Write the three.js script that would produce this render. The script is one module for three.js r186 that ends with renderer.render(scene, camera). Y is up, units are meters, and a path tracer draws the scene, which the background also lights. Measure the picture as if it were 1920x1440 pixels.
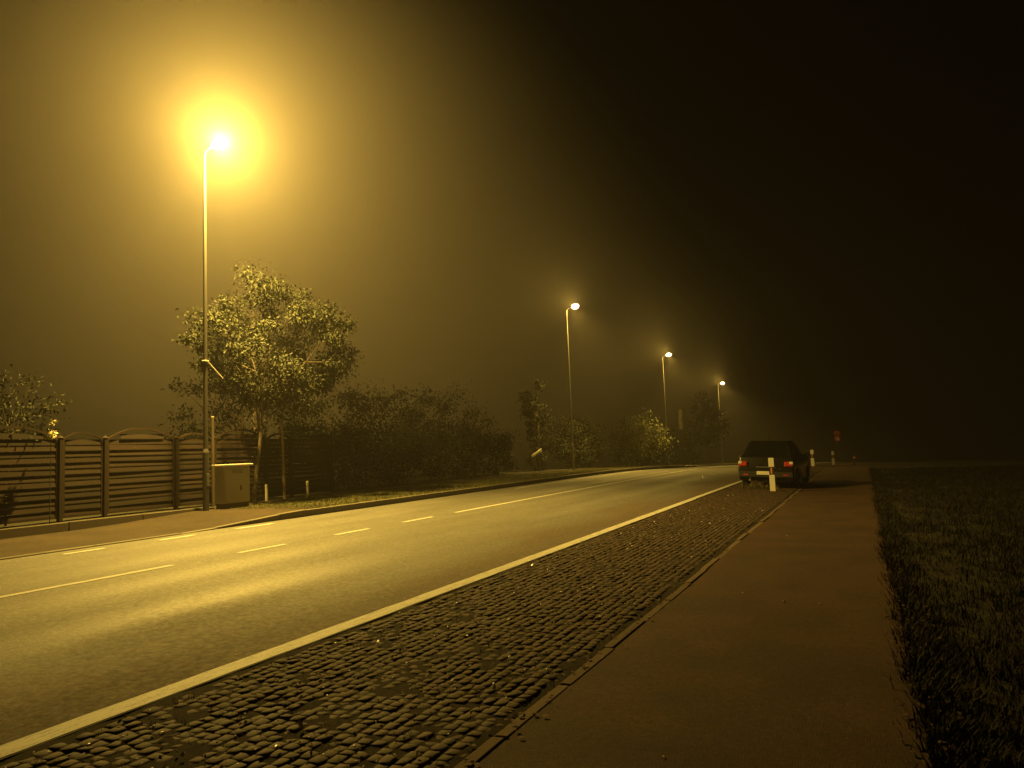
import * as THREE from 'three';
import { mergeGeometries, toCreasedNormals } from 'three/addons/utils/BufferGeometryUtils.js';
import { RoundedBoxGeometry } from 'three/addons/geometries/RoundedBoxGeometry.js';
import { ConvexGeometry } from 'three/addons/geometries/ConvexGeometry.js';

// ------------------------------------------------------------------ camera, sky, exposure, haze
const scene = new THREE.Scene();
const renderer = new THREE.WebGLRenderer({ antialias: true });
renderer.toneMapping = THREE.LinearToneMapping;
renderer.toneMappingExposure = 1.0;
renderer.shadowMap.enabled = true;
const camera = new THREE.PerspectiveCamera(53.13, 4 / 3, 0.1, 1500);
camera.position.set(0, 1.5, 0);
camera.rotation.set(0.0853916, 0.4259463, -0.0383972, 'YXZ');
camera.updateMatrixWorld();

const NIGHT = [0.00045, 0.0003, 0.00018];
{
  const W = 16, H = 8, d = new Float32Array(W * H * 4);
  for (let i = 0; i < W * H; i++) d.set([...NIGHT, 1], i * 4);
  const t = new THREE.DataTexture(d, W, H, THREE.RGBAFormat, THREE.FloatType);
  t.mapping = THREE.EquirectangularReflectionMapping; t.magFilter = THREE.LinearFilter; t.needsUpdate = true;
  scene.background = t; scene.environment = t;
}
const HAZE = 0.0011;
scene.fog = new THREE.FogExp2(new THREE.Color(1, 0.94, 0.9), HAZE);
const LAMP_COLOR = new THREE.Color().setRGB(1, 0.63, 0.105);
const LAMP_ALL_ROUND = 350, LAMP_DOWN = 1600, LAMP_SPILL = 42000;

// ------------------------------------------------------------------ helpers
function rngOf(seed) { let a = seed >>> 0; return () => { a = (a + 0x6D2B79F5) | 0; let t = Math.imul(a ^ (a >>> 15), 1 | a); t = (t + Math.imul(t ^ (t >>> 7), 61 | t)) ^ t; return ((t ^ (t >>> 14)) >>> 0) / 4294967296; }; }
const hash = (x, y, s) => { let h = Math.imul(x | 0, 374761393) ^ Math.imul(y | 0, 668265263) ^ Math.imul(s | 0, 974634777); h = Math.imul(h ^ (h >>> 13), 1274126177); return ((h ^ (h >>> 16)) >>> 0) / 4294967296; };
const mod = (a, n) => ((a % n) + n) % n;
function noise(x, y, px, py, s) { const ix = Math.floor(x), iy = Math.floor(y), fx = x - ix, fy = y - iy, u = fx * fx * (3 - 2 * fx), v = fy * fy * (3 - 2 * fy); const h = (a, b) => hash(mod(a, px), mod(b, py), s); return (h(ix, iy) * (1 - u) + h(ix + 1, iy) * u) * (1 - v) + (h(ix, iy + 1) * (1 - u) + h(ix + 1, iy + 1) * u) * v; }
function texture(w, h, fn, srgb = true) {
  const d = new Uint8Array(w * h * 4);
  for (let y = 0; y < h; y++) for (let x = 0; x < w; x++) { const c = fn(x / w, y / h); for (let k = 0; k < 3; k++) { let v = Math.max(0, Math.min(1, c[k])); if (srgb) v = v < 0.0031308 ? v * 12.92 : 1.055 * Math.pow(v, 1 / 2.4) - 0.055; d[(y * w + x) * 4 + k] = Math.round(v * 255); } d[(y * w + x) * 4 + 3] = 255; }
  const t = new THREE.DataTexture(d, w, h, THREE.RGBAFormat); t.magFilter = THREE.LinearFilter; t.minFilter = THREE.LinearMipmapLinearFilter; t.generateMipmaps = true;
  t.wrapS = t.wrapT = THREE.RepeatWrapping; if (srgb) t.colorSpace = THREE.SRGBColorSpace; t.needsUpdate = true; return t;
}
function mat(r, g, b, rough = 0.85, extra = {}) { const { physical, ...o } = extra; const M = physical ? THREE.MeshPhysicalMaterial : THREE.MeshStandardMaterial; return new M({ color: new THREE.Color().setRGB(r, g, b), roughness: rough, ...o }); }
const taken = {};
const numbered = (n) => { taken[n] = (taken[n] ?? -1) + 1; return taken[n] ? n + '_' + String(taken[n]).padStart(3, '0') : n; };
function mesh(name, geometry, material, parent) { const m = new THREE.Mesh(geometry, material); m.name = name; m.castShadow = m.receiveShadow = true; if (parent) parent.add(m); return m; }
function thing(name, label, category, pos = [0, 0, 0], group) { const o = new THREE.Group(); o.name = numbered(name); o.position.set(...pos); o.userData = { label, category }; if (group) o.userData.group = group; scene.add(o); return o; }
function structure(name, geometry, material) { const m = mesh(numbered(name), geometry, material, scene); m.userData.kind = 'structure'; return m; }
const box = (w, h, d, x = 0, y = 0, z = 0) => new THREE.BoxGeometry(w, h, d).translate(x, y, z);
const rbox = (w, h, d, x = 0, y = 0, z = 0, r = 0.01, s = 2) => new RoundedBoxGeometry(w, h, d, s, r).translate(x, y, z);
function rod(a, b, r0, r1, n = 8) { const A = new THREE.Vector3(...a), B = new THREE.Vector3(...b), L = A.distanceTo(B), g = new THREE.CylinderGeometry(r1, r0, L, n); g.translate(0, L / 2, 0); g.applyQuaternion(new THREE.Quaternion().setFromUnitVectors(new THREE.Vector3(0, 1, 0), B.clone().sub(A).normalize())); return g.translate(A.x, A.y, A.z); }
const merge = (list) => mergeGeometries(list.map((g) => (g.index ? g.toNonIndexed() : g)).map((g) => { for (const k of Object.keys(g.attributes)) if (!['position', 'normal', 'uv'].includes(k)) g.deleteAttribute(k); return g; }));

// the land falls away gently beyond a crest about 46 m down the road
const land = (z) => { const d = -z - 46; return -0.027 * (d + Math.sqrt(d * d + 30)) / 2; };
function strip(x0, x1, z0, z1, nx, nz, yf, uvs = [1, 1]) {
  const p = [], uv = [], idx = [];
  for (let j = 0; j <= nz; j++) for (let i = 0; i <= nx; i++) { const x = x0 + (x1 - x0) * i / nx, z = z0 + (z1 - z0) * j / nz; p.push(x, yf(x, z) + land(z), z); uv.push((x - x0) * uvs[0], z * uvs[1]); }
  for (let j = 0; j < nz; j++) for (let i = 0; i < nx; i++) { const a = j * (nx + 1) + i, b = a + 1, c = a + nx + 1, d = c + 1; if (z1 < z0) idx.push(a, b, c, b, d, c); else idx.push(a, c, b, b, c, d); }
  const g = new THREE.BufferGeometry(); g.setAttribute('position', new THREE.Float32BufferAttribute(p, 3)); g.setAttribute('uv', new THREE.Float32BufferAttribute(uv, 2)); g.setIndex(idx); g.computeVertexNormals(); return g;
}

// ------------------------------------------------------------------ surfaces
const ROAD_L = -13.2, ROAD_R = -4.2, VERGE_R = -2.08, PATH_L = -1.92, PATH_R = 0.19, PAVE_L = -16.8;
const vergeY = (x) => 0.004 - 0.042 * (x - ROAD_R);
const PATH_Y = -0.1;

structure('ground', strip(-260, 260, 60, -520, 40, 116, (x, z) => -0.36 + (x > 6 || x < -30 ? 0.12 : 0)), mat(0.035, 0.036, 0.02, 1));

// asphalt: aggregate grain, smoother wheel tracks
const ROAD_W = ROAD_R - ROAD_L;
const tracks = (u) => { const x = u * ROAD_W; let t = 0; for (const c of [1.0, 2.75, 4.75, 6.5]) t += Math.exp(-(((x - c) / 0.42) ** 2)); return t; };
const roadMap = texture(1024, 2048, (u, v) => {
  const f = noise(u * 900, v * 1600, 900, 1600, 1), m = noise(u * 220, v * 400, 220, 400, 2), c = noise(u * 14, v * 10, 14, 10, 3), l = noise(u * 40, v * 4, 40, 4, 4);
  let b = 0.115 * (0.55 + 0.5 * f + 0.3 * m) * (0.82 + 0.22 * c + 0.2 * l);
  const g3 = noise(u * 330, v * 590, 330, 590, 10); b *= 0.72 + 0.56 * g3; if (f > 0.93) b *= 2; if (g3 > 0.9) b *= 1.35; if (noise(u * 300, v * 560, 300, 560, 9) < 0.1) b *= 0.7;
  b *= 1 + 0.12 * tracks(u);
  const dust = Math.max(0, Math.min(1, (u * ROAD_W - 7.2 + 1.4 * (c - 0.5) + 0.6 * (m - 0.5)) / 1.2)); return [b * (1.04 - 0.25 * dust), b * (1 - 0.4 * dust), b * (0.9 - 0.45 * dust)];
});
const roadRough = texture(512, 1024, (u, v) => { const n = noise(u * 260, v * 500, 260, 500, 5), c = noise(u * 9, v * 6, 9, 6, 6); const dust = Math.max(0, Math.min(1, (u * ROAD_W - 7.0 + 1.1 * (c - 0.5)) / 1.3)); const r = 0.7 + 0.2 * dust - 0.13 * tracks(u) + 0.12 * (n - 0.5) + 0.14 * (c - 0.5); return [r, r, r]; }, false);
const roadBump = texture(1024, 1024, (u, v) => { const b = 0.6 * noise(u * 512, v * 512, 512, 512, 7) + 0.4 * noise(u * 200, v * 200, 200, 200, 8); return [b, b, b]; }, false);
roadBump.repeat.set(2, 3);
const roadMat = new THREE.MeshStandardMaterial({ map: roadMap, roughnessMap: roadRough, roughness: 1, bumpMap: roadBump, bumpScale: 0.002 });
const road = structure('road', strip(ROAD_L, ROAD_R, 24, -180, 6, 102, () => 0, [1 / ROAD_W, 1 / 16]), roadMat);
structure('road_edge', merge([box(0.05, 0.16, 74, ROAD_R - 0.023, -0.083, -13)]), mat(0.05, 0.047, 0.042, 0.9));
// painted lines, worn thin in places
const paintMap = texture(256, 1024, (u, v) => { const w = 0.6 * noise(u * 60, v * 240, 60, 240, 21) + 0.4 * noise(u * 8, v * 40, 8, 40, 22); const b = 0.62 * (0.72 + 0.4 * w) - (w < 0.3 ? 0.2 : 0) - (noise(u * 100, v * 400, 100, 400, 23) > 0.9 ? 0.15 : 0); return [b, b * 0.98, b * 0.92]; });
const paint = new THREE.MeshStandardMaterial({ map: paintMap, roughness: 0.7 });
function line(name, x, w, z0, z1) {
  const n = Math.max(2, Math.round((z0 - z1) / 0.25)), g = strip(x - w / 2, x + w / 2, z0, z1, 1, n, () => 0.005, [1 / w, 1 / 4]), p = g.attributes.position, r = rngOf(Math.round(z0 * 77 + x * 13 + 5000));
  for (let i = 0; i < p.count; i++) p.setX(i, p.getX(i) + (r() - 0.5) * 0.012);
  mesh(name, g, paint, road);
}
line('edge_line', -4.31, 0.19, 20, -118);
line('centre_line', -9.4, 0.13, 20, -8.37);
for (const [a, b] of [[9.68, 10.8], [12.2, 13.3], [14.6, 15.9]]) line('centre_dash', -9.4, 0.12, -a, -b);
line('centre_line', -9.4, 0.13, -17, -118);
for (const [a, b] of [[4.9, 5.8], [6.95, 7.75], [9.0, 9.8], [11.0, 11.86], [13.05, 14.2]]) line('edge_dash', -12.72, 0.13, -a, -b);
line('edge_line', -12.5, 0.14, -27.5, -118);

// footpath: reddish brown asphalt with an edging of concrete stones
const pathMap = texture(1024, 2048, (u, v) => { const f = noise(u * 500, v * 2000, 500, 2000, 31), m = noise(u * 90, v * 400, 90, 400, 32), c = noise(u * 6, v * 20, 6, 20, 33); let b = (0.5 + 0.55 * f + 0.25 * m) * (0.66 + 0.55 * c); if (Math.abs(noise(u * 3 + 0.3 * m, v * 11, 3, 11, 35) - 0.5) < 0.006) b *= 0.6; const g3 = noise(u * 90, v * 380, 90, 380, 34); b *= 0.7 + 0.6 * g3; if (f > 0.95) b *= 1.6; return [0.056 * b, 0.024 * b, 0.012 * b]; });
structure('footpath', strip(PATH_L, PATH_R, 16, -140, 4, 78, (x, z) => PATH_Y + 0.02 * Math.sin(z * 0.7 + x) * 0.3, [1 / (PATH_R - PATH_L), 1 / 9]), new THREE.MeshStandardMaterial({ map: pathMap, roughness: 0.9, bumpMap: roadBump, bumpScale: 0.004 }));
const edging = new THREE.Group(); edging.name = 'path_edging'; edging.userData.kind = 'structure'; scene.add(edging);
{
  const r = rngOf(41), gs = [0, 1, 2].map((k) => rbox(0.085, 0.2, 0.985, 0, 0, 0, 0.012, 1)), ms = [mat(0.11, 0.075, 0.052, 0.95), mat(0.09, 0.062, 0.044, 0.95), mat(0.125, 0.085, 0.06, 0.95)];
  for (let z = 1; z > -60; z--) { const e = mesh('edging_stone', gs[Math.floor(r() * 3)], ms[Math.floor(r() * 3)], edging); e.position.set(PATH_L - 0.045 + (r() - 0.5) * 0.02, PATH_Y - 0.093 + (r() - 0.5) * 0.018 + land(z), z - 0.5); e.rotation.set((r() - 0.5) * 0.01, (r() - 0.5) * 0.02, (r() - 0.5) * 0.1); }
}

const soilMap = texture(512, 512, (u, v) => { const f = noise(u * 200, v * 200, 200, 200, 53), c = noise(u * 30, v * 30, 30, 30, 54), b = (0.35 + 0.9 * f) * (0.5 + 0.9 * c); return [0.04 * b, 0.026 * b, 0.017 * b]; });
const soilMat = new THREE.MeshStandardMaterial({ map: soilMap, roughness: 1, bumpMap: roadBump, bumpScale: 0.01 });
// verge: rows of rough setts sunk in soil, sloping from the road to the path
const verge = structure('sett_verge', strip(ROAD_R, PATH_L - 0.02, 6, -120, 16, 700, (x, z) => vergeY(x) - 0.0085 - (x > VERGE_R ? 0.03 : 0) + 0.024 * (noise(x * 7 + 90, z * 5 + 2000, 9999, 9999, 51) - 0.5), [0.8, 0.8]), soilMat);
function settGeometry(seed) {
  const r = rngOf(seed), n = 4, p = [], idx = [];
  for (let j = 0; j <= n; j++) for (let i = 0; i <= n; i++) { const G = [-0.5, -0.4, 0, 0.4, 0.5], u = G[i], v = G[j], e = Math.max(Math.abs(u), Math.abs(v)), edge = e > 0.45; const k = edge ? (Math.abs(u) > 0.45 && Math.abs(v) > 0.45 ? 0.86 : 0.98) : 1; p.push(u * k + (r() - 0.5) * 0.06, edge ? -0.5 - r() * 0.15 : (e > 0.2 ? -0.08 : 0) + (r() - 0.5) * 0.2, v * k + (r() - 0.5) * 0.06); }
  for (let j = 0; j < n; j++) for (let i = 0; i < n; i++) { const a = j * (n + 1) + i, b = a + 1, c = a + n + 1, d = c + 1; idx.push(a, c, b, b, c, d); }
  const g = new THREE.BufferGeometry(); g.setAttribute('position', new THREE.Float32BufferAttribute(p, 3)); g.setIndex(idx); g.computeVertexNormals(); return g.scale(1, 0.021, 1);
}
{
  const r = rngOf(52), P = 0.082, all = [], v = new THREE.Vector3();
  const cols = Math.floor((VERGE_R - ROAD_R - 0.02) / P);
  for (let c = 0; c < cols; c++) for (let z = 0.5 + r() * 0.1; z > -62;) {
    const len = P * (0.85 + r() * 0.4), x = ROAD_R + 0.07 + (c + 0.5) * P + (r() - 0.5) * 0.015, zc = z - len / 2; z -= len;
    if (r() < 0.03) continue;
    const s = { x, z: zc, y: vergeY(x) + land(zc) + (r() - 0.5) * 0.011 - (r() < 0.12 ? 0.008 : 0), len: len * 0.98, w: P * (0.9 + r() * 0.1), h: 0.8 + r() * 0.5, rx: (r() - 0.5) * 0.13, rz: (r() - 0.5) * 0.13, k: Math.floor(r() * 4), t: r(), flip: r() < 0.5 };
    v.set(s.x, s.y, s.z); const d = v.distanceTo(camera.position); v.project(camera); s.d = Math.abs(v.x) < 1 && Math.abs(v.y) < 1 ? d : 1e3 + d; all.push(s);
  }
  all.sort((a, b) => a.d - b.d);
  const gs = [0, 1, 2, 3].map((k) => settGeometry(60 + k)), tones = [[0.058, 0.032, 0.019], [0.04, 0.023, 0.014], [0.07, 0.04, 0.024], [0.046, 0.028, 0.016]], ms = tones.map((t) => mat(...t, 0.8));
  const put = (o, s) => { o.position.set(s.x, s.y, s.z); o.rotation.set(s.rx, s.flip ? Math.PI : 0, s.rz); o.scale.set(s.w, s.h, s.len); };
  for (const s of all.slice(0, 300)) put(mesh('sett', gs[s.k], ms[Math.floor(s.t * 4)], verge), s);
  const rest = all.slice(300), im = new THREE.InstancedMesh(gs[1], mat(1, 1, 1, 0.85), rest.length), o = new THREE.Object3D(), col = new THREE.Color();
  im.name = 'sett_rows'; im.userData.kind = 'stuff'; im.castShadow = im.receiveShadow = true; verge.add(im);
  rest.forEach((s, i) => { put(o, s); o.updateMatrix(); im.setMatrixAt(i, o.matrix); const t = tones[Math.floor(s.t * 4)]; im.setColorAt(i, col.setRGB(...t)); });
}
// loose pale gravel and bits lying on the verge and path
{
  const r = rngOf(71), N = 900, g = new THREE.IcosahedronGeometry(1, 0), im = new THREE.InstancedMesh(g, mat(1, 1, 1, 0.35), N), o = new THREE.Object3D(), col = new THREE.Color();
  im.name = 'loose_gravel'; im.userData = { kind: 'stuff', label: 'pale loose gravel bits strewn over the rough sett verge', category: 'gravel' }; im.castShadow = im.receiveShadow = true;
  for (let i = 0; i < N; i++) { const onPath = i < 10, x = onPath ? PATH_L + 0.1 + r() * 1.9 : ROAD_R + 0.1 + r() * 1.95, z = -1.6 - r() * r() * 22, s = (0.005 + 0.009 * r() * r()) * (i % 15 === 0 ? 1.8 : 1); o.position.set(x, (onPath ? PATH_Y + 0.006 : vergeY(x) + 0.016) + s * 0.4, z); if (i === 0) o.position.set(-0.83, PATH_Y + 0.012, -8.1); o.rotation.set(r() * 6, r() * 6, r() * 6); o.scale.set(s * (1 + r()), s * 0.45, s * (0.6 + 0.6 * r())); o.updateMatrix(); im.setMatrixAt(i, o.matrix); const b = 0.5 + 0.4 * r(); im.setColorAt(i, col.setRGB(b, b * 0.93, b * 0.85)); }
  scene.add(im);
}

// grass tufts
function tuftGeometry(seed, blades, h, spread, w) {
  const r = rngOf(seed), p = [], idx = [];
  for (let b = 0; b < blades; b++) { const a = r() * 6.283, d = r() * spread, x = Math.cos(a) * d, z = Math.sin(a) * d, l = h * (0.5 + r() * 0.6), bend = (0.3 + r() * 0.6) * l, fa = r() * 6.283, ca = Math.cos(fa), sa = Math.sin(fa), ww = w * (0.7 + r() * 0.6), k = p.length / 3;
    p.push(x - sa * ww, 0, z + ca * ww, x + sa * ww, 0, z - ca * ww, x + ca * bend * 0.35 - sa * ww * 0.7, l * 0.6, z + sa * bend * 0.35 + ca * ww * 0.7, x + ca * bend * 0.35 + sa * ww * 0.7, l * 0.6, z + sa * bend * 0.35 - ca * ww * 0.7, x + ca * bend, l * 0.9, z + sa * bend);
    idx.push(k, k + 1, k + 2, k + 1, k + 3, k + 2, k + 2, k + 3, k + 4); }
  const g = new THREE.BufferGeometry(); g.setAttribute('position', new THREE.Float32BufferAttribute(p, 3)); g.setIndex(idx); g.computeVertexNormals(); return g;
}
function grass(name, label, seed, N, place, geometry, tones) {
  const r = rngOf(seed), im = new THREE.InstancedMesh(geometry, mat(1, 1, 1, 0.9, { side: THREE.DoubleSide }), N), o = new THREE.Object3D(), col = new THREE.Color();
  im.name = name; im.userData = { kind: 'stuff', label, category: 'grass' }; im.castShadow = im.receiveShadow = true;
  for (let i = 0; i < N; i++) { const [x, y, z, s] = place(r); o.position.set(x, y, z); o.rotation.set((r() - 0.5) * 0.3, r() * 6.283, (r() - 0.5) * 0.3); o.scale.set(s, s * (0.7 + r() * 0.7), s); o.updateMatrix(); im.setMatrixAt(i, o.matrix); const t = tones[Math.floor(r() * tones.length)], k = 0.7 + r() * 0.6; im.setColorAt(i, col.setRGB(t[0] * k, t[1] * k, t[2] * k)); }
  scene.add(im);
}
const green = [[0.009, 0.009, 0.003], [0.013, 0.011, 0.004], [0.022, 0.016, 0.007], [0.006, 0.006, 0.002]];
structure('grass_bank', strip(PATH_R - 0.02, 26, 16, -140, 60, 120, (x, z) => PATH_Y - 0.012 - 0.05 * Math.min(1, (x - PATH_R) / 2) + 0.08 * (noise(x * 1.3 + 40, z * 1.3 + 900, 9999, 9999, 81) - 0.5) * Math.min(1, (x - PATH_R) / 0.6)), mat(0.014, 0.011, 0.006, 1));
grass('bank_grass', 'dark unmown grass beside the footpath, opposite the road', 82, 26000, (r) => { const t = r(), z = -1.5 - 42 * t * t, x = PATH_R - 0.05 + 0.07 * noise(z * 2.2 + 500, 3, 9999, 9999, 61) + (r() < 0.25 ? r() * 0.25 : 5.5 * r() * (0.35 + t)); return [x, PATH_Y - 0.06 + land(z), z, 0.7 + r() * 0.8]; }, tuftGeometry(83, 11, 0.1, 0.12, 0.004), green);
grass('verge_weeds', 'sparse dry weeds growing between the setts of the verge', 84, 1500, (r) => { const z = -2 - 50 * r() * r(), x = ROAD_R + 0.06 + r() * 2.1; return [x, vergeY(x) - 0.03 + land(z), z, 0.25 + r() * 0.3]; }, tuftGeometry(85, 6, 0.13, 0.05, 0.004), [[0.09, 0.065, 0.03], [0.06, 0.06, 0.02]]);
grass('edge_grass', 'grass and soil tufts crowding the joint along the path edging', 86, 900, (r) => { const z = -1 - 58 * r() * r(); return [VERGE_R + 0.02 + r() * 0.1, vergeY(VERGE_R) - 0.06 + land(z), z, 0.25 + r() * 0.4]; }, tuftGeometry(87, 7, 0.11, 0.05, 0.004), [[0.04, 0.03, 0.014], [0.03, 0.025, 0.012]]);
grass('wheel_grass', 'pale dry grass clump at the rear wheel of the parked car', 88, 60, (r) => { const x = -3.75 + r() * 1.2, z = -25.75 - r() * 0.5; return [x, vergeY(x) - 0.02, z, 0.7 + r() * 0.7]; }, tuftGeometry(89, 9, 0.16, 0.08, 0.005), [[0.16, 0.13, 0.07], [0.1, 0.085, 0.04]]);

{ // fallen leaves caught along the path edges
  const r = rngOf(105), N = 420, g = new THREE.BufferGeometry(); g.setAttribute('position', new THREE.Float32BufferAttribute([0, 0, 0, 0.5, 0.22, 0.45, 0, 0.1, 1, -0.5, 0.18, 0.5], 3)); g.setIndex([0, 1, 2, 0, 2, 3]); g.computeVertexNormals();
  const im = new THREE.InstancedMesh(g, mat(1, 1, 1, 0.8, { side: THREE.DoubleSide }), N), o = new THREE.Object3D(), col = new THREE.Color(); im.name = 'fallen_leaves'; im.userData = { kind: 'stuff', label: 'small brown fallen leaves caught along the footpath edges', category: 'leaves' }; im.castShadow = im.receiveShadow = true;
  for (let i = 0; i < N; i++) { const right = r() < 0.6, z = -2 - 26 * r() * r(), x = right ? PATH_R - 0.3 * r() * r() + 0.25 * r() : PATH_L - 0.14 + 0.3 * r() * r(), s = 0.025 + 0.03 * r(); o.position.set(x, PATH_Y + (right && x > PATH_R ? 0.03 : 0.012), z); o.rotation.set((r() - 0.5) * 0.5, r() * 6.283, (r() - 0.5) * 0.5); o.scale.set(s * 0.8, s * 0.8, s); o.updateMatrix(); im.setMatrixAt(i, o.matrix); const k = 0.4 + r() * 0.8; im.setColorAt(i, col.setRGB(0.11 * k, 0.06 * k, 0.025 * k)); }
  scene.add(im);
}
// far pavement: kerb, paved drive, grass strip
const kerb = new THREE.Group(); kerb.name = 'kerb'; kerb.userData.kind = 'structure'; scene.add(kerb);
const kerbY = (z) => { const d = -z; return d < 12.6 ? 0.025 : d < 15.5 ? 0.025 + (d - 12.6) / 2.9 * 0.14 : 0.165; };
{
  const r = rngOf(91), g = rbox(0.15, 0.4, 0.99, 0, 0, 0, 0.02, 2), ms = [mat(0.17, 0.155, 0.13, 0.9), mat(0.14, 0.125, 0.1, 0.9)];
  for (let z = -2; z > -62; z--) { const e = mesh('kerb_stone', g, ms[Math.floor(r() * 2)], kerb); const y = kerbY(z - 0.5) + land(z); e.position.set(ROAD_L - 0.08 + (r() - 0.5) * 0.012, y - 0.2, z - 0.5); e.rotation.set(Math.atan((kerbY(z) - kerbY(z - 1)) * -1), 0, (r() - 0.5) * 0.03); }
}
const pavMap = texture(512, 1024, (u, v) => { const f = noise(u * 240, v * 500, 240, 500, 92), m = noise(u * 30, v * 60, 30, 60, 93), c = noise(u * 5, v * 9, 5, 9, 94); const b = (0.5 + 0.5 * f + 0.35 * m) * (0.7 + 0.5 * c); return [0.043 * b, 0.028 * b, 0.016 * b]; });
structure('pavement', strip(PAVE_L, ROAD_L - 0.155, 20, -17.2, 8, 60, (x, z) => kerbY(z) - 0.012 + 0.02 * (noise(x * 2 + 60, z * 2 + 300, 9999, 9999, 95) - 0.5) + 0.02 * (ROAD_L - x) / 3.6, [0.28, 1 / 7]), new THREE.MeshStandardMaterial({ map: pavMap, roughness: 0.95, bumpMap: roadBump, bumpScale: 0.006 }));
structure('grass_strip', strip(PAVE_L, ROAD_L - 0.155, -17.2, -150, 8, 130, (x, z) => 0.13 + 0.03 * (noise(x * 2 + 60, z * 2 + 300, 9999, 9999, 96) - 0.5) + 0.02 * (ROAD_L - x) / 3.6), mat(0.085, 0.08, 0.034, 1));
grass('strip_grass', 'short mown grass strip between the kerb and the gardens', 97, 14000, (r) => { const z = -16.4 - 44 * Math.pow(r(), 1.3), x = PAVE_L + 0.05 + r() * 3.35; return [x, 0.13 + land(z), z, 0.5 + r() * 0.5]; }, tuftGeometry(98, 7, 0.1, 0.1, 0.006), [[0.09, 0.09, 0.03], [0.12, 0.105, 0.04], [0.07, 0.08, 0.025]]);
structure('garden_soil', strip(-60, PAVE_L - 0.06, 20, -160, 30, 90, (x, z) => 0.2 + 0.05 * (noise(x * 1.5 + 90, z * 1.5 + 300, 9999, 9999, 99) - 0.5)), mat(0.03, 0.028, 0.016, 1));
structure('garden_bank', strip(PAVE_L - 0.08, PAVE_L + 0.02, -16.4, -150, 2, 260, (x, z) => 0.09 + (x < PAVE_L - 0.01 ? 0.13 : 0) + 0.05 * (noise(x * 3 + 90, z * 4 + 300, 9999, 9999, 100) - 0.5)), mat(0.035, 0.028, 0.016, 1));

// ------------------------------------------------------------------ street lamps
const galv = mat(0.09, 0.085, 0.075, 0.65), housing = mat(0.25, 0.25, 0.24, 0.5, { metalness: 0.4 });
const bowlMat = new THREE.MeshStandardMaterial({ color: new THREE.Color().setRGB(0.8, 0.7, 0.5), roughness: 0.4, emissive: new THREE.Color().setRGB(1, 0.78, 0.42), emissiveIntensity: 14 });
const lampParts = (() => {
  const o = new THREE.Group(), H = 10;
  mesh('pole', merge([rod([0, -0.02, 0], [0, 1.6, 0], 0.085, 0.085, 20), rod([0, 1.6, 0], [0, 1.7, 0], 0.085, 0.062, 20), rod([0, 1.7, 0], [0, H, 0], 0.062, 0.04, 20)]), galv, o);
  mesh('access_door', rbox(0.012, 0.34, 0.09, 0.083, 0.85, 0, 0.004, 1), housing, o);
  const curve = new THREE.CatmullRomCurve3([new THREE.Vector3(0, H - 0.05, 0), new THREE.Vector3(0.03, H + 0.08, 0), new THREE.Vector3(0.14, H + 0.17, 0), new THREE.Vector3(0.34, H + 0.22, 0)]);
  mesh('arm', new THREE.TubeGeometry(curve, 16, 0.032, 12), galv, o);
  const cap = new THREE.SphereGeometry(1, 20, 8, 0, 6.2832, 0, 0.75).scale(0.07, 0.1, 0.06).rotateZ(0.12).translate(0.42, H + 0.27, 0);
  const head = mesh('lamp_housing', merge([rbox(0.14, 0.09, 0.1, 0.34, H + 0.24, 0, 0.03, 3), cap]), housing, o);
  const bowl = mesh('lamp_bowl', new THREE.SphereGeometry(1, 28, 20).scale(0.235, 0.165, 0.175).rotateZ(0.12).translate(0.6, H + 0.25, 0), bowlMat, o);
  bowl.castShadow = false;
  return o;
})();
function streetLamp(x, z, label, around = LAMP_ALL_ROUND, down = LAMP_DOWN, spill = LAMP_SPILL, cone = 1.15) {
  const y = land(z) + (z > -17 ? kerbY(z) - 0.01 : 0.12), t = thing('street_lamp', label, 'street lamp', [x, y, z], 'street lamps along the gardens');
  for (const c of lampParts.children) t.add(c.clone());
  const p = new THREE.PointLight(LAMP_COLOR, around); p.position.set(0.6, 10.25, 0); p.castShadow = true; p.shadow.radius = 6; p.name = 'lamp_light'; t.add(p);
  const s = new THREE.SpotLight(LAMP_COLOR, down, 0, cone, 1); s.position.set(0.6, 10.2, 0); s.target.position.set(3.6, 0, 0); s.castShadow = true; s.shadow.radius = 6; s.name = 'lamp_beam'; t.add(s, s.target);
  // the clear upper half of the drop lens spills light up and back over the gardens
  const b = new THREE.SpotLight(LAMP_COLOR, spill, 0, 0.9, 1); b.position.set(0.6, 10.25, 0); b.target.position.set(0.6 - 6.6, 10.25 + 4.4, -6.6); b.castShadow = true; b.shadow.radius = 6; b.name = 'lamp_spill'; t.add(b, b.target);
  return t;
}
const lamp1 = streetLamp(-16.45, -15.75, 'tall street lamp beside the grey utility cabinet and slatted fence');
mesh('bracket', merge([rod([0.05, 4.12, -0.02], [0.14, 3.66, -0.5], 0.018, 0.018, 8), rbox(0.14, 0.05, 0.14, 0, 4.12, 0, 0.015, 1)]), mat(0.62, 0.58, 0.5, 0.5), lamp1);
streetLamp(-16.5, -45.1, 'street lamp standing by the tall narrow conifer', 80, 800, 1500, 0.97);
streetLamp(-16.5, -70.4, 'street lamp rising behind the broad round shrub', 80, 800, 1500, 0.97);
streetLamp(-16.5, -99.9, 'street lamp whose pole is half hidden by a leafy roadside tree', 80, 800, 1500, 0.97);

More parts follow.
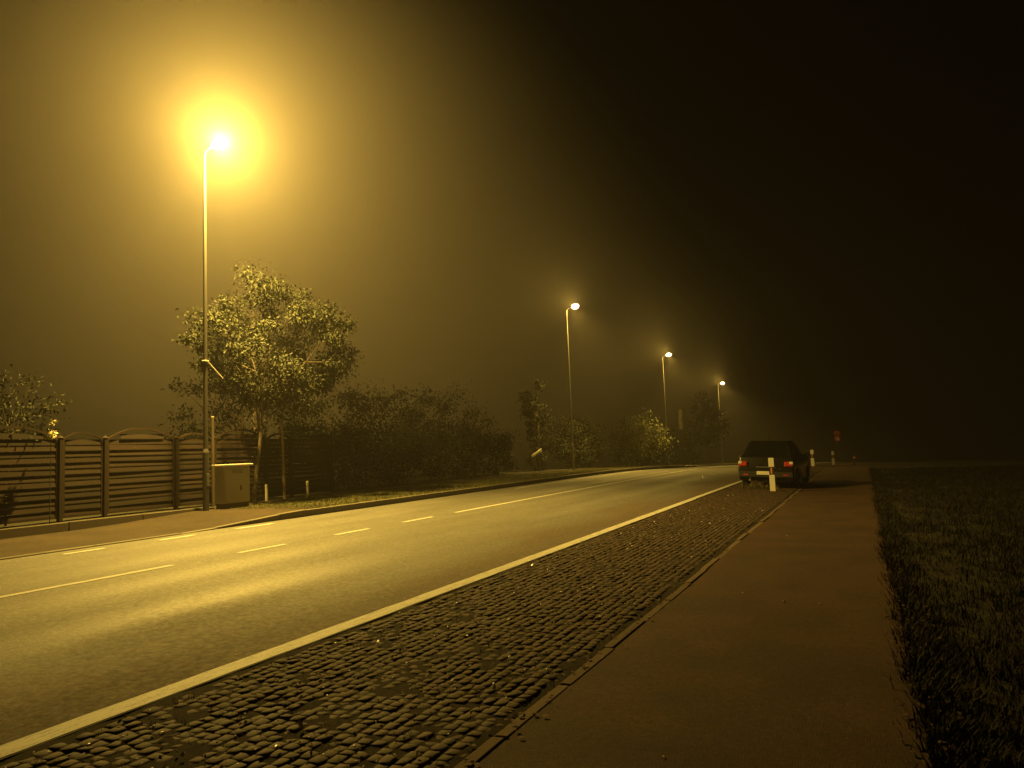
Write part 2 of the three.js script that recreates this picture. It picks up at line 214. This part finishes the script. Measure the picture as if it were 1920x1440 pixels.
// ------------------------------------------------------------------ fence, wall, cabinet and small posts
const woodMap = texture(256, 256, (u, v) => { const g = noise(u * 10, v * 120, 10, 120, 110), c = noise(u * 4, v * 8, 4, 8, 111), b = (0.55 + 0.6 * g) * (0.75 + 0.5 * c); return [0.03 * b, 0.014 * b, 0.007 * b]; });
const wood = [0, 1, 2].map((k) => new THREE.MeshStandardMaterial({ map: woodMap, roughness: 0.85, color: new THREE.Color().setRGB(1 - 0.24 * k, 1 - 0.26 * k, 1 - 0.28 * k) }));
const FX = -17.62, FY = 0.27;
const fence = thing('wooden_fence', 'brown slatted wooden fence with arched panels along the pavement', 'fence', [FX, 0.2, 0]);
{
  const r = rngOf(120), panels = [[-8.0, -10.1], [-10.22, -12.3], [-12.42, -13.5], [-13.62, -15.72], [-15.84, -17.1], [-17.22, -19.3], [-19.42, -20.5], [-20.62, -22.7]];
  for (const [a, b] of panels) {
    const w = a - b, mid = (a + b) / 2, y0 = FY - 0.2, ys = 2.12 - 0.2 + 0.06, rise = w > 1.5 ? 0.3 : 0.17;
    const arch = (s) => ys + rise * (1 - (2 * s / w) ** 2);
    const pts = []; for (let k = 0; k <= 14; k++) { const s = -w / 2 + w * k / 14; pts.push([s, arch(s)]); }
    const sh = new THREE.Shape(); pts.forEach(([s, y], k) => (k ? sh.lineTo(s, y) : sh.moveTo(s, y))); [...pts].reverse().forEach(([s, y]) => sh.lineTo(s, y - 0.06));
    const frame = mesh('panel_frame', merge([new THREE.ExtrudeGeometry(sh, { depth: 0.05, bevelEnabled: false }).rotateY(Math.PI / 2).translate(-0.025, 0, 0), box(0.045, ys - y0, 0.05, 0, (ys + y0) / 2, w / 2 - 0.026), box(0.045, ys - y0, 0.05, 0, (ys + y0) / 2, -w / 2 + 0.026), box(0.045, 0.05, w - 0.11, 0, y0 + 0.03, 0)]), wood[Math.floor(r() * 2)], fence);
    frame.position.z = mid;
    const pitch = 0.142; let k = 0;
    for (let y = y0 + 0.12; y < ys + rise - 0.16; y += pitch, k++) {
      const over = y + 0.1 - ys; let half = w / 2 - 0.055; if (over > 0) half = Math.min(half, (w / 2) * Math.sqrt(Math.max(0.02, 1 - over / rise)) - 0.05); if (half < 0.15) continue;
      const s = mesh('slat', rbox(0.014, 0.134, half * 2, 0, 0, 0, 0.004, 1), wood[Math.floor(r() * 3)], frame); s.position.set((k % 2 ? 0.006 : -0.002) + (r() - 0.5) * 0.004, y, 0); s.rotation.set((r() - 0.5) * 0.014, (r() - 0.5) * 0.008, 0.13 + r() * 0.08);
    }
  }
  const pg = merge([rbox(0.1, 2.0, 0.1, 0, 1.0, 0, 0.012, 2)]);
  for (const z of [-7.94, -10.16, -12.36, -13.56, -15.78, -17.16, -19.36, -20.56, -22.76]) { const p = mesh('fence_post', pg, wood[1], fence); p.position.set(0.005, 0, z); const cap = mesh('post_cap', new THREE.ConeGeometry(0.085, 0.07, 4).rotateY(Math.PI / 4).translate(0, 2.035, 0), wood[2], p); }
}
const wall = thing('garden_wall', 'low concrete edging wall below the slatted fence', 'wall', [PAVE_L - 0.03, 0, 0]);
{
  const r = rngOf(125), ms = [mat(0.14, 0.115, 0.09, 0.95), mat(0.115, 0.095, 0.075, 0.95)], g = rbox(0.1, 0.5, 1.98, 0, 0, 0, 0.012, 2);
  for (let z = -4; z > -16; z -= 2) { const p = mesh('concrete_plank', g, ms[Math.floor(r() * 2)], wall); p.position.set((r() - 0.5) * 0.02, -0.02 + (r() - 0.5) * 0.015, z - 1); }
}
{
  const t = thing('utility_cabinet', 'grey utility cabinet with a pale lid beside the lamp pole', 'cabinet', [-16.42, 0.1, -16.7]), grey = mat(0.42, 0.4, 0.33, 0.6), dk = mat(0.1, 0.09, 0.08, 0.9), lid = mat(0.62, 0.6, 0.54, 0.55);
  t.rotation.y = 0.0;
  mesh('plinth', rbox(0.3, 0.22, 0.96, 0, 0.1, 0, 0.01, 1), dk, t);
  const b = mesh('body', rbox(0.34, 1.02, 1.0, 0, 0.72, 0, 0.015, 2), grey, t);
  mesh('lid', rbox(0.46, 0.06, 1.14, 0.01, 1.27, 0, 0.018, 2), lid, t);
  const d = mesh('door', rbox(0.02, 0.92, 0.9, 0.178, 0.72, 0, 0.006, 1), mat(0.46, 0.43, 0.36, 0.55), t);
  mesh('handle', rbox(0.03, 0.14, 0.035, 0.2, 0.62, -0.12, 0.008, 1), dk, d);
  for (const y of [1.05, 1.09, 1.13]) mesh('vent_slot', box(0.004, 0.012, 0.4, 0.19, y, 0), dk, d);
}
function marker(name, label, x, z, h, group) { const y = 0.2; const t = thing(name, label, 'post', [x, y, z], group); mesh('shaft', merge([rbox(0.07, h, 0.07, 0, h / 2, 0, 0.015, 2)]), mat(0.66, 0.62, 0.52, 0.7), t); mesh('top', new THREE.ConeGeometry(0.049, 0.04, 4).rotateY(Math.PI / 4).translate(0, h + 0.02, 0), mat(0.6, 0.56, 0.47, 0.7), t); }
marker('marker_post', 'short white marker post close to the staked tree', -16.93, -18.62, 0.5);
marker('marker_post', 'short white marker post in grass past the last stake', -16.93, -20.55, 0.5);

// ------------------------------------------------------------------ trees and shrubs
const leafy = (r, g, b) => mat(r, g, b, 0.9, { physical: true, transmission: 0.25, thickness: 0, side: THREE.DoubleSide });
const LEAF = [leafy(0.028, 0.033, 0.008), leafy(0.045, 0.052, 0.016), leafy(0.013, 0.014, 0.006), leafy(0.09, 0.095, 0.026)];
const barkMap = texture(128, 256, (u, v) => { const a = noise(u * 24, v * 16, 24, 16, 130), b = 0.5 + 0.8 * a; return [0.13 * b, 0.1 * b, 0.07 * b]; });
const bark = new THREE.MeshStandardMaterial({ map: barkMap, roughness: 0.95 });
function leaves(r, clumps, n, size, spread, aspect = 2.4, droop = 0.3) {
  const p = new Float32Array(n * 12), idx = new Uint32Array(n * 6), A = new THREE.Vector3(), B = new THREE.Vector3(), N = new THREE.Vector3(), C = new THREE.Vector3();
  for (let i = 0; i < n; i++) {
    const c = clumps[Math.floor(r() * clumps.length)], k = c[3] ?? 1, g = () => (r() + r() + r() - 1.5) / 0.9;
    C.set(c[0] + g() * spread * k, c[1] + g() * spread * k * 0.75, c[2] + g() * spread * k);
    A.set(r() - 0.5, (r() - 0.5) * 0.8 - droop, r() - 0.5).normalize(); N.set(r() - 0.5, r() * 0.9, r() - 0.5).normalize(); B.crossVectors(A, N).normalize();
    const l = size * (0.6 + r() * 0.8), w = l / aspect / 2, o = i * 12;
    const f = (q, v) => { p[o + q] = v.x; p[o + q + 1] = v.y; p[o + q + 2] = v.z; };
    f(0, C); f(3, N.copy(C).addScaledVector(A, l * 0.45).addScaledVector(B, w)); f(6, N.copy(C).addScaledVector(A, l)); f(9, N.copy(C).addScaledVector(A, l * 0.45).addScaledVector(B, -w));
    const v = i * 4; idx.set([v, v + 1, v + 2, v, v + 2, v + 3], i * 6);
  }
  const g = new THREE.BufferGeometry(); g.setAttribute('position', new THREE.BufferAttribute(p, 3)); g.setIndex(new THREE.BufferAttribute(idx, 1)); g.computeVertexNormals(); return g;
}
// x, z of the foot; crown centre height, radii; clumps are spread through the shell of the crown
function tree(name, label, x, y, z, o) {
  const r = rngOf(o.seed), t = thing(name, label, o.category ?? 'tree', [x, y, z], o.group), cl = [], wood = [];
  for (let k = 0; k < o.clumps; k++) { const a = r() * 6.283, cz = r() * 2 - 1, s = Math.sqrt(1 - cz * cz), q = 0.35 + 0.65 * Math.pow(r(), 0.45), lump = 0.82 + 0.36 * r(); cl.push([(o.dx ?? 0) + Math.cos(a) * s * o.rx * q * lump, o.cy + cz * o.ry * q * lump, (o.dz ?? 0) + Math.sin(a) * s * o.rz * q * lump, 0.6 + r() * 0.8]); }
  const th = o.trunkTop ?? o.cy; let prev = [0, -0.15, 0];
  const top = [(o.dx ?? 0) * 0.6, th, (o.dz ?? 0) * 0.6], segs = 5;
  for (let k = 1; k <= segs; k++) { const f = k / segs, q = [top[0] * f + (r() - 0.5) * 0.08, -0.15 + (th + 0.15) * f, top[2] * f + (r() - 0.5) * 0.08]; wood.push(rod(prev, q, o.tr * (1.15 - f * 0.6), o.tr * (1.15 - (f + 0.2) * 0.6), 9)); prev = q; }
  const limbs = o.limbs ?? 10;
  for (let k = 0; k < limbs; k++) { const c = cl[k % cl.length], f = 0.45 + 0.5 * r(), s = [top[0] * f, th * f, top[2] * f], m = [(s[0] + c[0]) / 2, (s[1] + c[1]) / 2 + 0.12, (s[2] + c[2]) / 2]; wood.push(rod(s, m, o.tr * 0.4, o.tr * 0.25, 6), rod(m, c, o.tr * 0.25, o.tr * 0.08, 6)); }
  mesh('trunk', merge(wood), bark, t);
  mesh('crown', leaves(r, cl, o.n, o.leaf, o.spread, o.aspect, o.droop), LEAF[o.tone ?? 1], t);
  return t;
}
tree('young_tree', 'young leafy tree in bright lamplight held by two wooden stakes', -17.2, 0.2, -18.35, { seed: 201, cy: 4.85, rx: 2.3, ry: 2.1, rz: 2.9, dz: -1.1, clumps: 130, n: 30000, leaf: 0.115, spread: 0.33, tr: 0.07, trunkTop: 4.7, limbs: 26, tone: 0, aspect: 2.2 });
function stake(label, z, lean, k) { const t = thing('tree_stake', label, 'stake', [-17.2, 0.18, z]); mesh('pole', rod([0, -0.2, 0], [0.0, 2.6, lean], 0.045, 0.04, 10), mat(0.12 * k, 0.09 * k, 0.055 * k, 0.85), t); mesh('sawn_top', rod([0, 2.6, lean], [0, 2.625, lean], 0.04, 0.034, 10), mat(0.5, 0.42, 0.28, 0.85), t); }
stake('round wooden tree stake standing next to the utility cabinet', -16.75, 0.02, 0.8);
stake('round wooden tree stake on the side of the young tree away from the cabinet', -19.75, 0.1, 2.6);

const back = 'dark garden trees behind the fence';
const B = [[-21.5, -9.5, 1.8, 1.7, 301, 'low dark garden shrub behind the fence near the pale flower heads'], [-25.5, -15, 2.2, 2.0, 302, 'dark garden tree set well back behind the fence near the lamp'], [-23, -24, 3.2, 2.6, 303, 'dark garden tree just behind the young staked tree'], [-21.5, -28.5, 2.4, 2.2, 304, 'dark garden tree behind the second hedge bush past the fence'], [-22, -33.5, 2.5, 2.4, 305, 'dark garden tree behind the fourth hedge bush past the fence'], [-22.5, -39, 2.9, 2.5, 306, 'dark garden tree behind the hedge bush beside the leaning board']];
for (const [x, z, cy, rr, seed, label] of B) tree('garden_tree', label, x, 0.2, z, { seed, cy, rx: rr, ry: cy * 0.85, rz: rr * 1.25, clumps: 60, n: 5200, leaf: 0.17, spread: 0.55, tr: 0.1, tone: 2, group: back });
for (const [z, seed, h, rr, label] of [[-24.6, 311, 1.3, 1.1, 'dense dark hedge bush touching the end of the wooden fence'], [-27.6, 312, 1.4, 1.25, 'dense dark hedge bush, second past the wooden fence'], [-30.9, 313, 1.3, 1.3, 'dense dark hedge bush, third past the wooden fence'], [-34.4, 314, 1.35, 1.3, 'dense dark hedge bush, fourth past the wooden fence'], [-37.8, 315, 1.2, 1.2, 'dense dark hedge bush ending the row beside the leaning board']]) tree('hedge_bush', label, -18.3, 0.2, z, { seed, cy: h, rx: 0.9, ry: h, rz: rr * 1.4, clumps: 50, n: 5200, leaf: 0.13, spread: 0.4, tr: 0.05, tone: 2, category: 'bush', limbs: 6, group: 'hedge bushes past the fence' });
tree('conifer', 'tall narrow conifer next to a street lamp', -18.6, 0.2, -44.6, { seed: 321, cy: 3.1, rx: 0.75, ry: 3.1, rz: 0.95, clumps: 46, n: 5200, leaf: 0.16, spread: 0.3, tr: 0.09, trunkTop: 5, tone: 0, droop: 0.7 });
tree('garden_shrub', 'loose dark shrub between the conifer and the broad round shrub', -18.6, 0.1, -51.5, { seed: 322, cy: 1.8, rx: 1.5, ry: 1.7, rz: 3.4, clumps: 60, n: 6500, leaf: 0.2, spread: 0.5, tr: 0.06, tone: 1, category: 'shrub' });
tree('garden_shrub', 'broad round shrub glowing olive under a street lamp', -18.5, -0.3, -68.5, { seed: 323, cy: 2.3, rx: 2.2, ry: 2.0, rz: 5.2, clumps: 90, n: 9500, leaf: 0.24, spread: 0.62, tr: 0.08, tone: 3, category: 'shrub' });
tree('roadside_tree', 'leafy tree standing before the pole of the last street lamp', -17.2, -1.1, -95, { seed: 324, cy: 5.2, rx: 2.1, ry: 2.9, rz: 3, clumps: 50, n: 5000, leaf: 0.34, spread: 0.6, tr: 0.14, tone: 0 });
tree('roadside_tree', 'dark low tree beyond the broad round shrub', -17.8, -0.9, -82, { seed: 325, cy: 1.9, rx: 1.2, ry: 1.9, rz: 4, clumps: 50, n: 4800, leaf: 0.28, spread: 0.6, tr: 0.12, tone: 2 });
{
  const t = thing('dead_trunk', 'pale bare trunk sticking up behind the broad round shrub', 'trunk', [-18.4, -0.9, -85.6]), r = rngOf(330), g = []; let p = [0, -0.1, 0];
  for (let k = 1; k <= 7; k++) { const q = [(r() - 0.5) * 0.12, k * 0.88, (r() - 0.5) * 0.12]; g.push(rod(p, q, 0.36 - k * 0.018, 0.34 - k * 0.02, 10)); p = q; }
  mesh('stem', merge(g), mat(0.4, 0.35, 0.25, 0.9), t); mesh('limb_stub', rod([0, 4.9, 0], [0.3, 5.4, 0.5], 0.1, 0.05, 7), mat(0.34, 0.3, 0.2, 0.9), t);
}
{
  const t = thing('leaning_board', 'short pale board leaning aslant in the dark hedge', 'board', [-17.25, 0.2, -41]); const b = mesh('board', rbox(0.05, 0.13, 1.5, 0, 0, 0, 0.01, 1), mat(0.6, 0.57, 0.45, 0.8), t); b.position.set(0, 1.07, -0.1); b.rotation.x = 0.25;
  for (const z of [-0.6, 0.45]) { const s = mesh('prop', rod([0, -0.1, z], [-0.02, 1.02 + z * 0.24, z], 0.02, 0.02, 6), bark, t); }
}
tree('poplar', 'tall slender dark poplar standing in the dark beyond the gardens', -58, 0.1, -62, { seed: 350, cy: 13, rx: 2.0, ry: 10.5, rz: 2.0, clumps: 90, n: 6000, leaf: 0.3, spread: 0.8, tr: 0.3, trunkTop: 20, tone: 2 });
{ // white blossoms on a tall stem above the fence
  const t = thing('white_flower', 'pale flower heads on a tall stem above the fence', 'flower', [-17.3, 0.2, -11.9]), r = rngOf(340), petal = mat(0.62, 0.58, 0.38, 0.7, { side: THREE.DoubleSide });
  mesh('stem', merge([rod([0, 0, 0], [0.03, 1.3, 0.02], 0.012, 0.009, 6), rod([0.03, 1.3, 0.02], [0, 2.36, 0], 0.009, 0.006, 6)]), LEAF[1], t);
  for (const [y, s, n] of [[2.35, 0.07, 26], [2.08, 0.1, 46], [2.0, 0.07, 20]]) mesh('blossom', leaves(r, [[0.03, y, (r() - 0.5) * 0.06, 1]], n, 0.075, s, 1.3, 0), petal, t);
}
tree('rose_shrub', 'loose climbing shrub with thin shoots above the fence arches', -18.4, 0.2, -11.6, { seed: 341, cy: 2.5, rx: 0.7, ry: 1.0, rz: 1.3, clumps: 34, n: 900, leaf: 0.09, spread: 0.34, tr: 0.04, tone: 1, category: 'shrub' });

// ------------------------------------------------------------------ delineator posts, signs
function delineator(label, x, y, z, k = 1) {
  const t = thing('delineator_post', label, 'delineator', [x, y, z], 'delineator posts along the verge'); t.scale.set(k, 1, k);
  const white = mat(0.82, 0.8, 0.74, 0.5), black = mat(0.02, 0.02, 0.02, 0.6);
  const sec = (y0, y1, w = 0.07, d = 0.05) => { const s = new THREE.Shape(); s.moveTo(-w, -d); s.lineTo(w, -d); s.lineTo(0.035, d); s.lineTo(-0.035, d); s.closePath(); return new THREE.ExtrudeGeometry(s, { depth: y1 - y0, bevelEnabled: true, bevelSize: 0.008, bevelThickness: 0.006, bevelSegments: 1 }).rotateX(-Math.PI / 2).translate(0, y0, 0); };
  mesh('lower_shaft', sec(-0.15, 0.48), white, t);
  const b = mesh('black_band', sec(0.495, 0.72, 0.066, 0.046), black, t);
  mesh('reflector', rbox(0.045, 0.19, 0.02, 0, 0.61, 0.062, 0.006, 1), mat(0.85, 0.32, 0.2, 0.25, { physical: true, clearcoat: 1 }), b);
  mesh('upper_shaft', sec(0.735, 1.0), white, t);
}
delineator('white delineator post with orange reflector at the tail of the parked car', -2.66, vergeY(-2.66), -25.0);
delineator('white delineator post on the verge beyond the parked car', -3.02, vergeY(-3.02) + land(-51.5), -51.5, 1.2);
delineator('white delineator post at the end of the footpath before the red signs', -2.2, vergeY(-2.2) + land(-62), -62, 1.2);
{
  const t = thing('sign_post', 'thin post with two small red-rimmed round signs, one above the other', 'sign', [-2.47, PATH_Y + land(-85) - 0.1, -85]), y0 = -(PATH_Y + land(-85) - 0.1);
  mesh('pole', rod([0, -0.2, 0], [0, y0 + 2.2, 0], 0.03, 0.03, 8), galv, t);
  const red = mat(0.5, 0.02, 0.03, 0.4), face = mat(0.14, 0.03, 0.035, 0.4), pale = mat(0.5, 0.3, 0.3, 0.4);
  for (const [y, f] of [[y0 + 1.9, face], [y0 + 1.36, pale]]) { const d = mesh('sign_face', new THREE.CylinderGeometry(0.26, 0.26, 0.02, 28).rotateX(Math.PI / 2).translate(0, y, 0.045), f, t); mesh('sign_rim', new THREE.TorusGeometry(0.24, 0.05, 8, 28).translate(0, y, 0.055), red, d); }
}
{
  const t = thing('reflector_post', 'low dark post with a pink reflector beside the path end', 'post', [-0.72, PATH_Y + land(-59) - 0.05, -59]);
  mesh('shaft', rbox(0.09, 0.75, 0.07, 0, 0.36, 0, 0.012, 1), mat(0.05, 0.035, 0.03, 0.7), t); mesh('reflector', rbox(0.13, 0.12, 0.02, 0, 0.56, 0.045, 0.008, 1), mat(0.85, 0.4, 0.42, 0.25), t); mesh('cap', rbox(0.1, 0.03, 0.08, 0, 0.755, 0, 0.01, 1), mat(0.3, 0.05, 0.05, 0.6), t);
}

// ------------------------------------------------------------------ parked car, seen from behind
{
  const t = thing('parked_car', 'black hatchback parked half on the verge beside the footpath', 'car', [-3.0, vergeY(-3.0) + 0.012, -26.25]);
  t.rotation.set(0, -0.06, -0.042, 'YXZ');
  const paintB = mat(0.012, 0.012, 0.014, 0.25, { physical: true, clearcoat: 1, clearcoatRoughness: 0.06 }), trim = mat(0.018, 0.018, 0.018, 0.7), glass = mat(0.01, 0.011, 0.012, 0.05, { physical: true, clearcoat: 1 }), chrome = mat(0.75, 0.74, 0.72, 0.15, { metalness: 0.9 }), red = mat(0.5, 0.045, 0.04, 0.12, { physical: true, clearcoat: 1 }), clear = mat(0.75, 0.72, 0.68, 0.12, { physical: true, clearcoat: 1 }), tyre = mat(0.016, 0.015, 0.014, 0.9), alloy = mat(0.4, 0.39, 0.37, 0.35, { metalness: 0.7 });
  // side profile, s runs from the tail (0) to the nose
  const s = new THREE.Shape(); s.moveTo(0.1, 0.26); s.lineTo(0.02, 0.36); s.lineTo(0, 0.55); s.lineTo(0.05, 0.74); s.lineTo(0.1, 0.93); s.lineTo(0.22, 0.99); s.lineTo(2.95, 0.97); s.lineTo(3.9, 0.82); s.lineTo(4.15, 0.66); s.lineTo(4.2, 0.42); s.lineTo(4.1, 0.22); s.lineTo(3.72, 0.22); s.absarc(3.36, 0.31, 0.36, -0.2, Math.PI + 0.2, false); s.lineTo(1.1, 0.22); s.absarc(0.76, 0.31, 0.36, -0.2, Math.PI + 0.2, false); s.closePath();
  const W = 1.74, body = toCreasedNormals(new THREE.ExtrudeGeometry(s, { depth: W - 0.16, bevelEnabled: true, bevelSize: 0.05, bevelThickness: 0.08, bevelSegments: 4, curveSegments: 14 }).translate(0, 0, -(W - 0.16) / 2).rotateY(Math.PI / 2), 0.6);
  mesh('body', body, paintB, t);
  const P = (x, y, sft) => new THREE.Vector3(x, y, -sft), cab = [];
  for (const k of [-1, 1]) cab.push(P(k * 0.8, 0.96, 0.16), P(k * 0.62, 1.42, 0.52), P(k * 0.58, 1.5, 0.8), P(k * 0.6, 1.51, 1.6), P(k * 0.58, 1.47, 2.1), P(k * 0.78, 0.96, 3.0));
  const cabin = mesh('cabin', new ConvexGeometry(cab), paintB, t);
  const pane = (pts, out) => { const g = new ConvexGeometry(pts.flatMap((p) => [p.clone().addScaledVector(out, 0.006), p.clone().addScaledVector(out, -0.02)])); return g; };
  const rearN = new THREE.Vector3(0, 0.36, 0.46).normalize();
  mesh('rear_window', pane([P(-0.64, 1.05, 0.23), P(0.64, 1.05, 0.23), P(0.54, 1.37, 0.48), P(-0.54, 1.37, 0.48)], rearN), glass, cabin);
  mesh('windscreen', pane([P(-0.7, 1.0, 2.93), P(0.7, 1.0, 2.93), P(0.54, 1.43, 2.18), P(-0.54, 1.43, 2.18)], new THREE.Vector3(0, 0.87, -0.5).normalize()), glass, cabin);
  for (const k of [-1, 1]) { const n = new THREE.Vector3(k * 0.46, 0.19, 0).normalize(); for (const [a, b, c, d] of [[0.42, 1.42, 0.78, 1.4], [1.5, 2.7, 1.48, 2.05]]) mesh('side_window', pane([P(k * 0.785, 1.0, a), P(k * 0.785, 1.0, b), P(k * 0.62, 1.42, d), P(k * 0.62, 1.42, c)], n), glass, cabin); }
  mesh('rear_bumper', rbox(1.72, 0.22, 0.14, 0, 0.42, -0.02, 0.05, 3), trim, t);
  mesh('number_plate', rbox(0.52, 0.115, 0.012, -0.02, 0.47, 0.062, 0.006, 1), mat(0.8, 0.79, 0.74, 0.4), t);
  mesh('tailgate_strip', rbox(0.62, 0.03, 0.03, 0, 0.66, 0.035, 0.01, 1), chrome, t);
  for (const k of [-1, 1]) {
    const l = mesh('tail_light', rbox(0.3, 0.17, 0.16, k * 0.72, 0.76, -0.02, 0.05, 3), red, t); mesh('reversing_lens', rbox(0.12, 0.09, 0.04, k * 0.8, 0.8, 0.058, 0.02, 3), clear, l);
    mesh('bumper_reflector', rbox(0.16, 0.04, 0.014, k * 0.62, 0.41, 0.055, 0.006, 1), red, t);
    mesh('headlight', rbox(0.34, 0.15, 0.2, k * 0.66, 0.66, -4.1, 0.05, 3), clear, t);
    const m = mesh('side_mirror', rbox(0.18, 0.13, 0.09, k * 0.97, 1.03, -2.55, 0.035, 3), paintB, t); mesh('mirror_glass', rbox(0.14, 0.1, 0.012, k * 0.97, 1.03, -2.503, 0.005, 1), chrome, m); mesh('mirror_foot', rod([k * 0.8, 1.0, -2.55], [k * 0.92, 1.01, -2.55], 0.025, 0.025, 8), trim, m);
    for (const sft of [0.76, 3.36]) { const w = mesh('wheel', new THREE.LatheGeometry([[0.2, -0.1], [0.27, -0.105], [0.305, -0.085], [0.315, -0.04], [0.315, 0.04], [0.305, 0.085], [0.27, 0.105], [0.2, 0.1]].map(([a, b]) => new THREE.Vector2(a, b)), 36).rotateZ(Math.PI / 2), tyre, t); w.position.set(k * 0.77, 0.31, -sft); const rim = []; rim.push(new THREE.CylinderGeometry(0.205, 0.205, 0.17, 28).rotateZ(Math.PI / 2)); for (let a = 0; a < 5; a++) rim.push(box(0.02, 0.17, 0.05, k * 0.09, 0.1, 0).rotateX(a * 1.2566)); mesh('rim', merge(rim), alloy, w); }
  }
  mesh('aerial', rod([0, 1.5, -0.9], [0, 1.72, -0.74], 0.006, 0.003, 6), trim, t);
  mesh('exhaust', rod([-0.5, 0.24, -0.15], [-0.5, 0.24, 0.06], 0.03, 0.03, 10), chrome, t);
}

renderer.render(scene, camera);
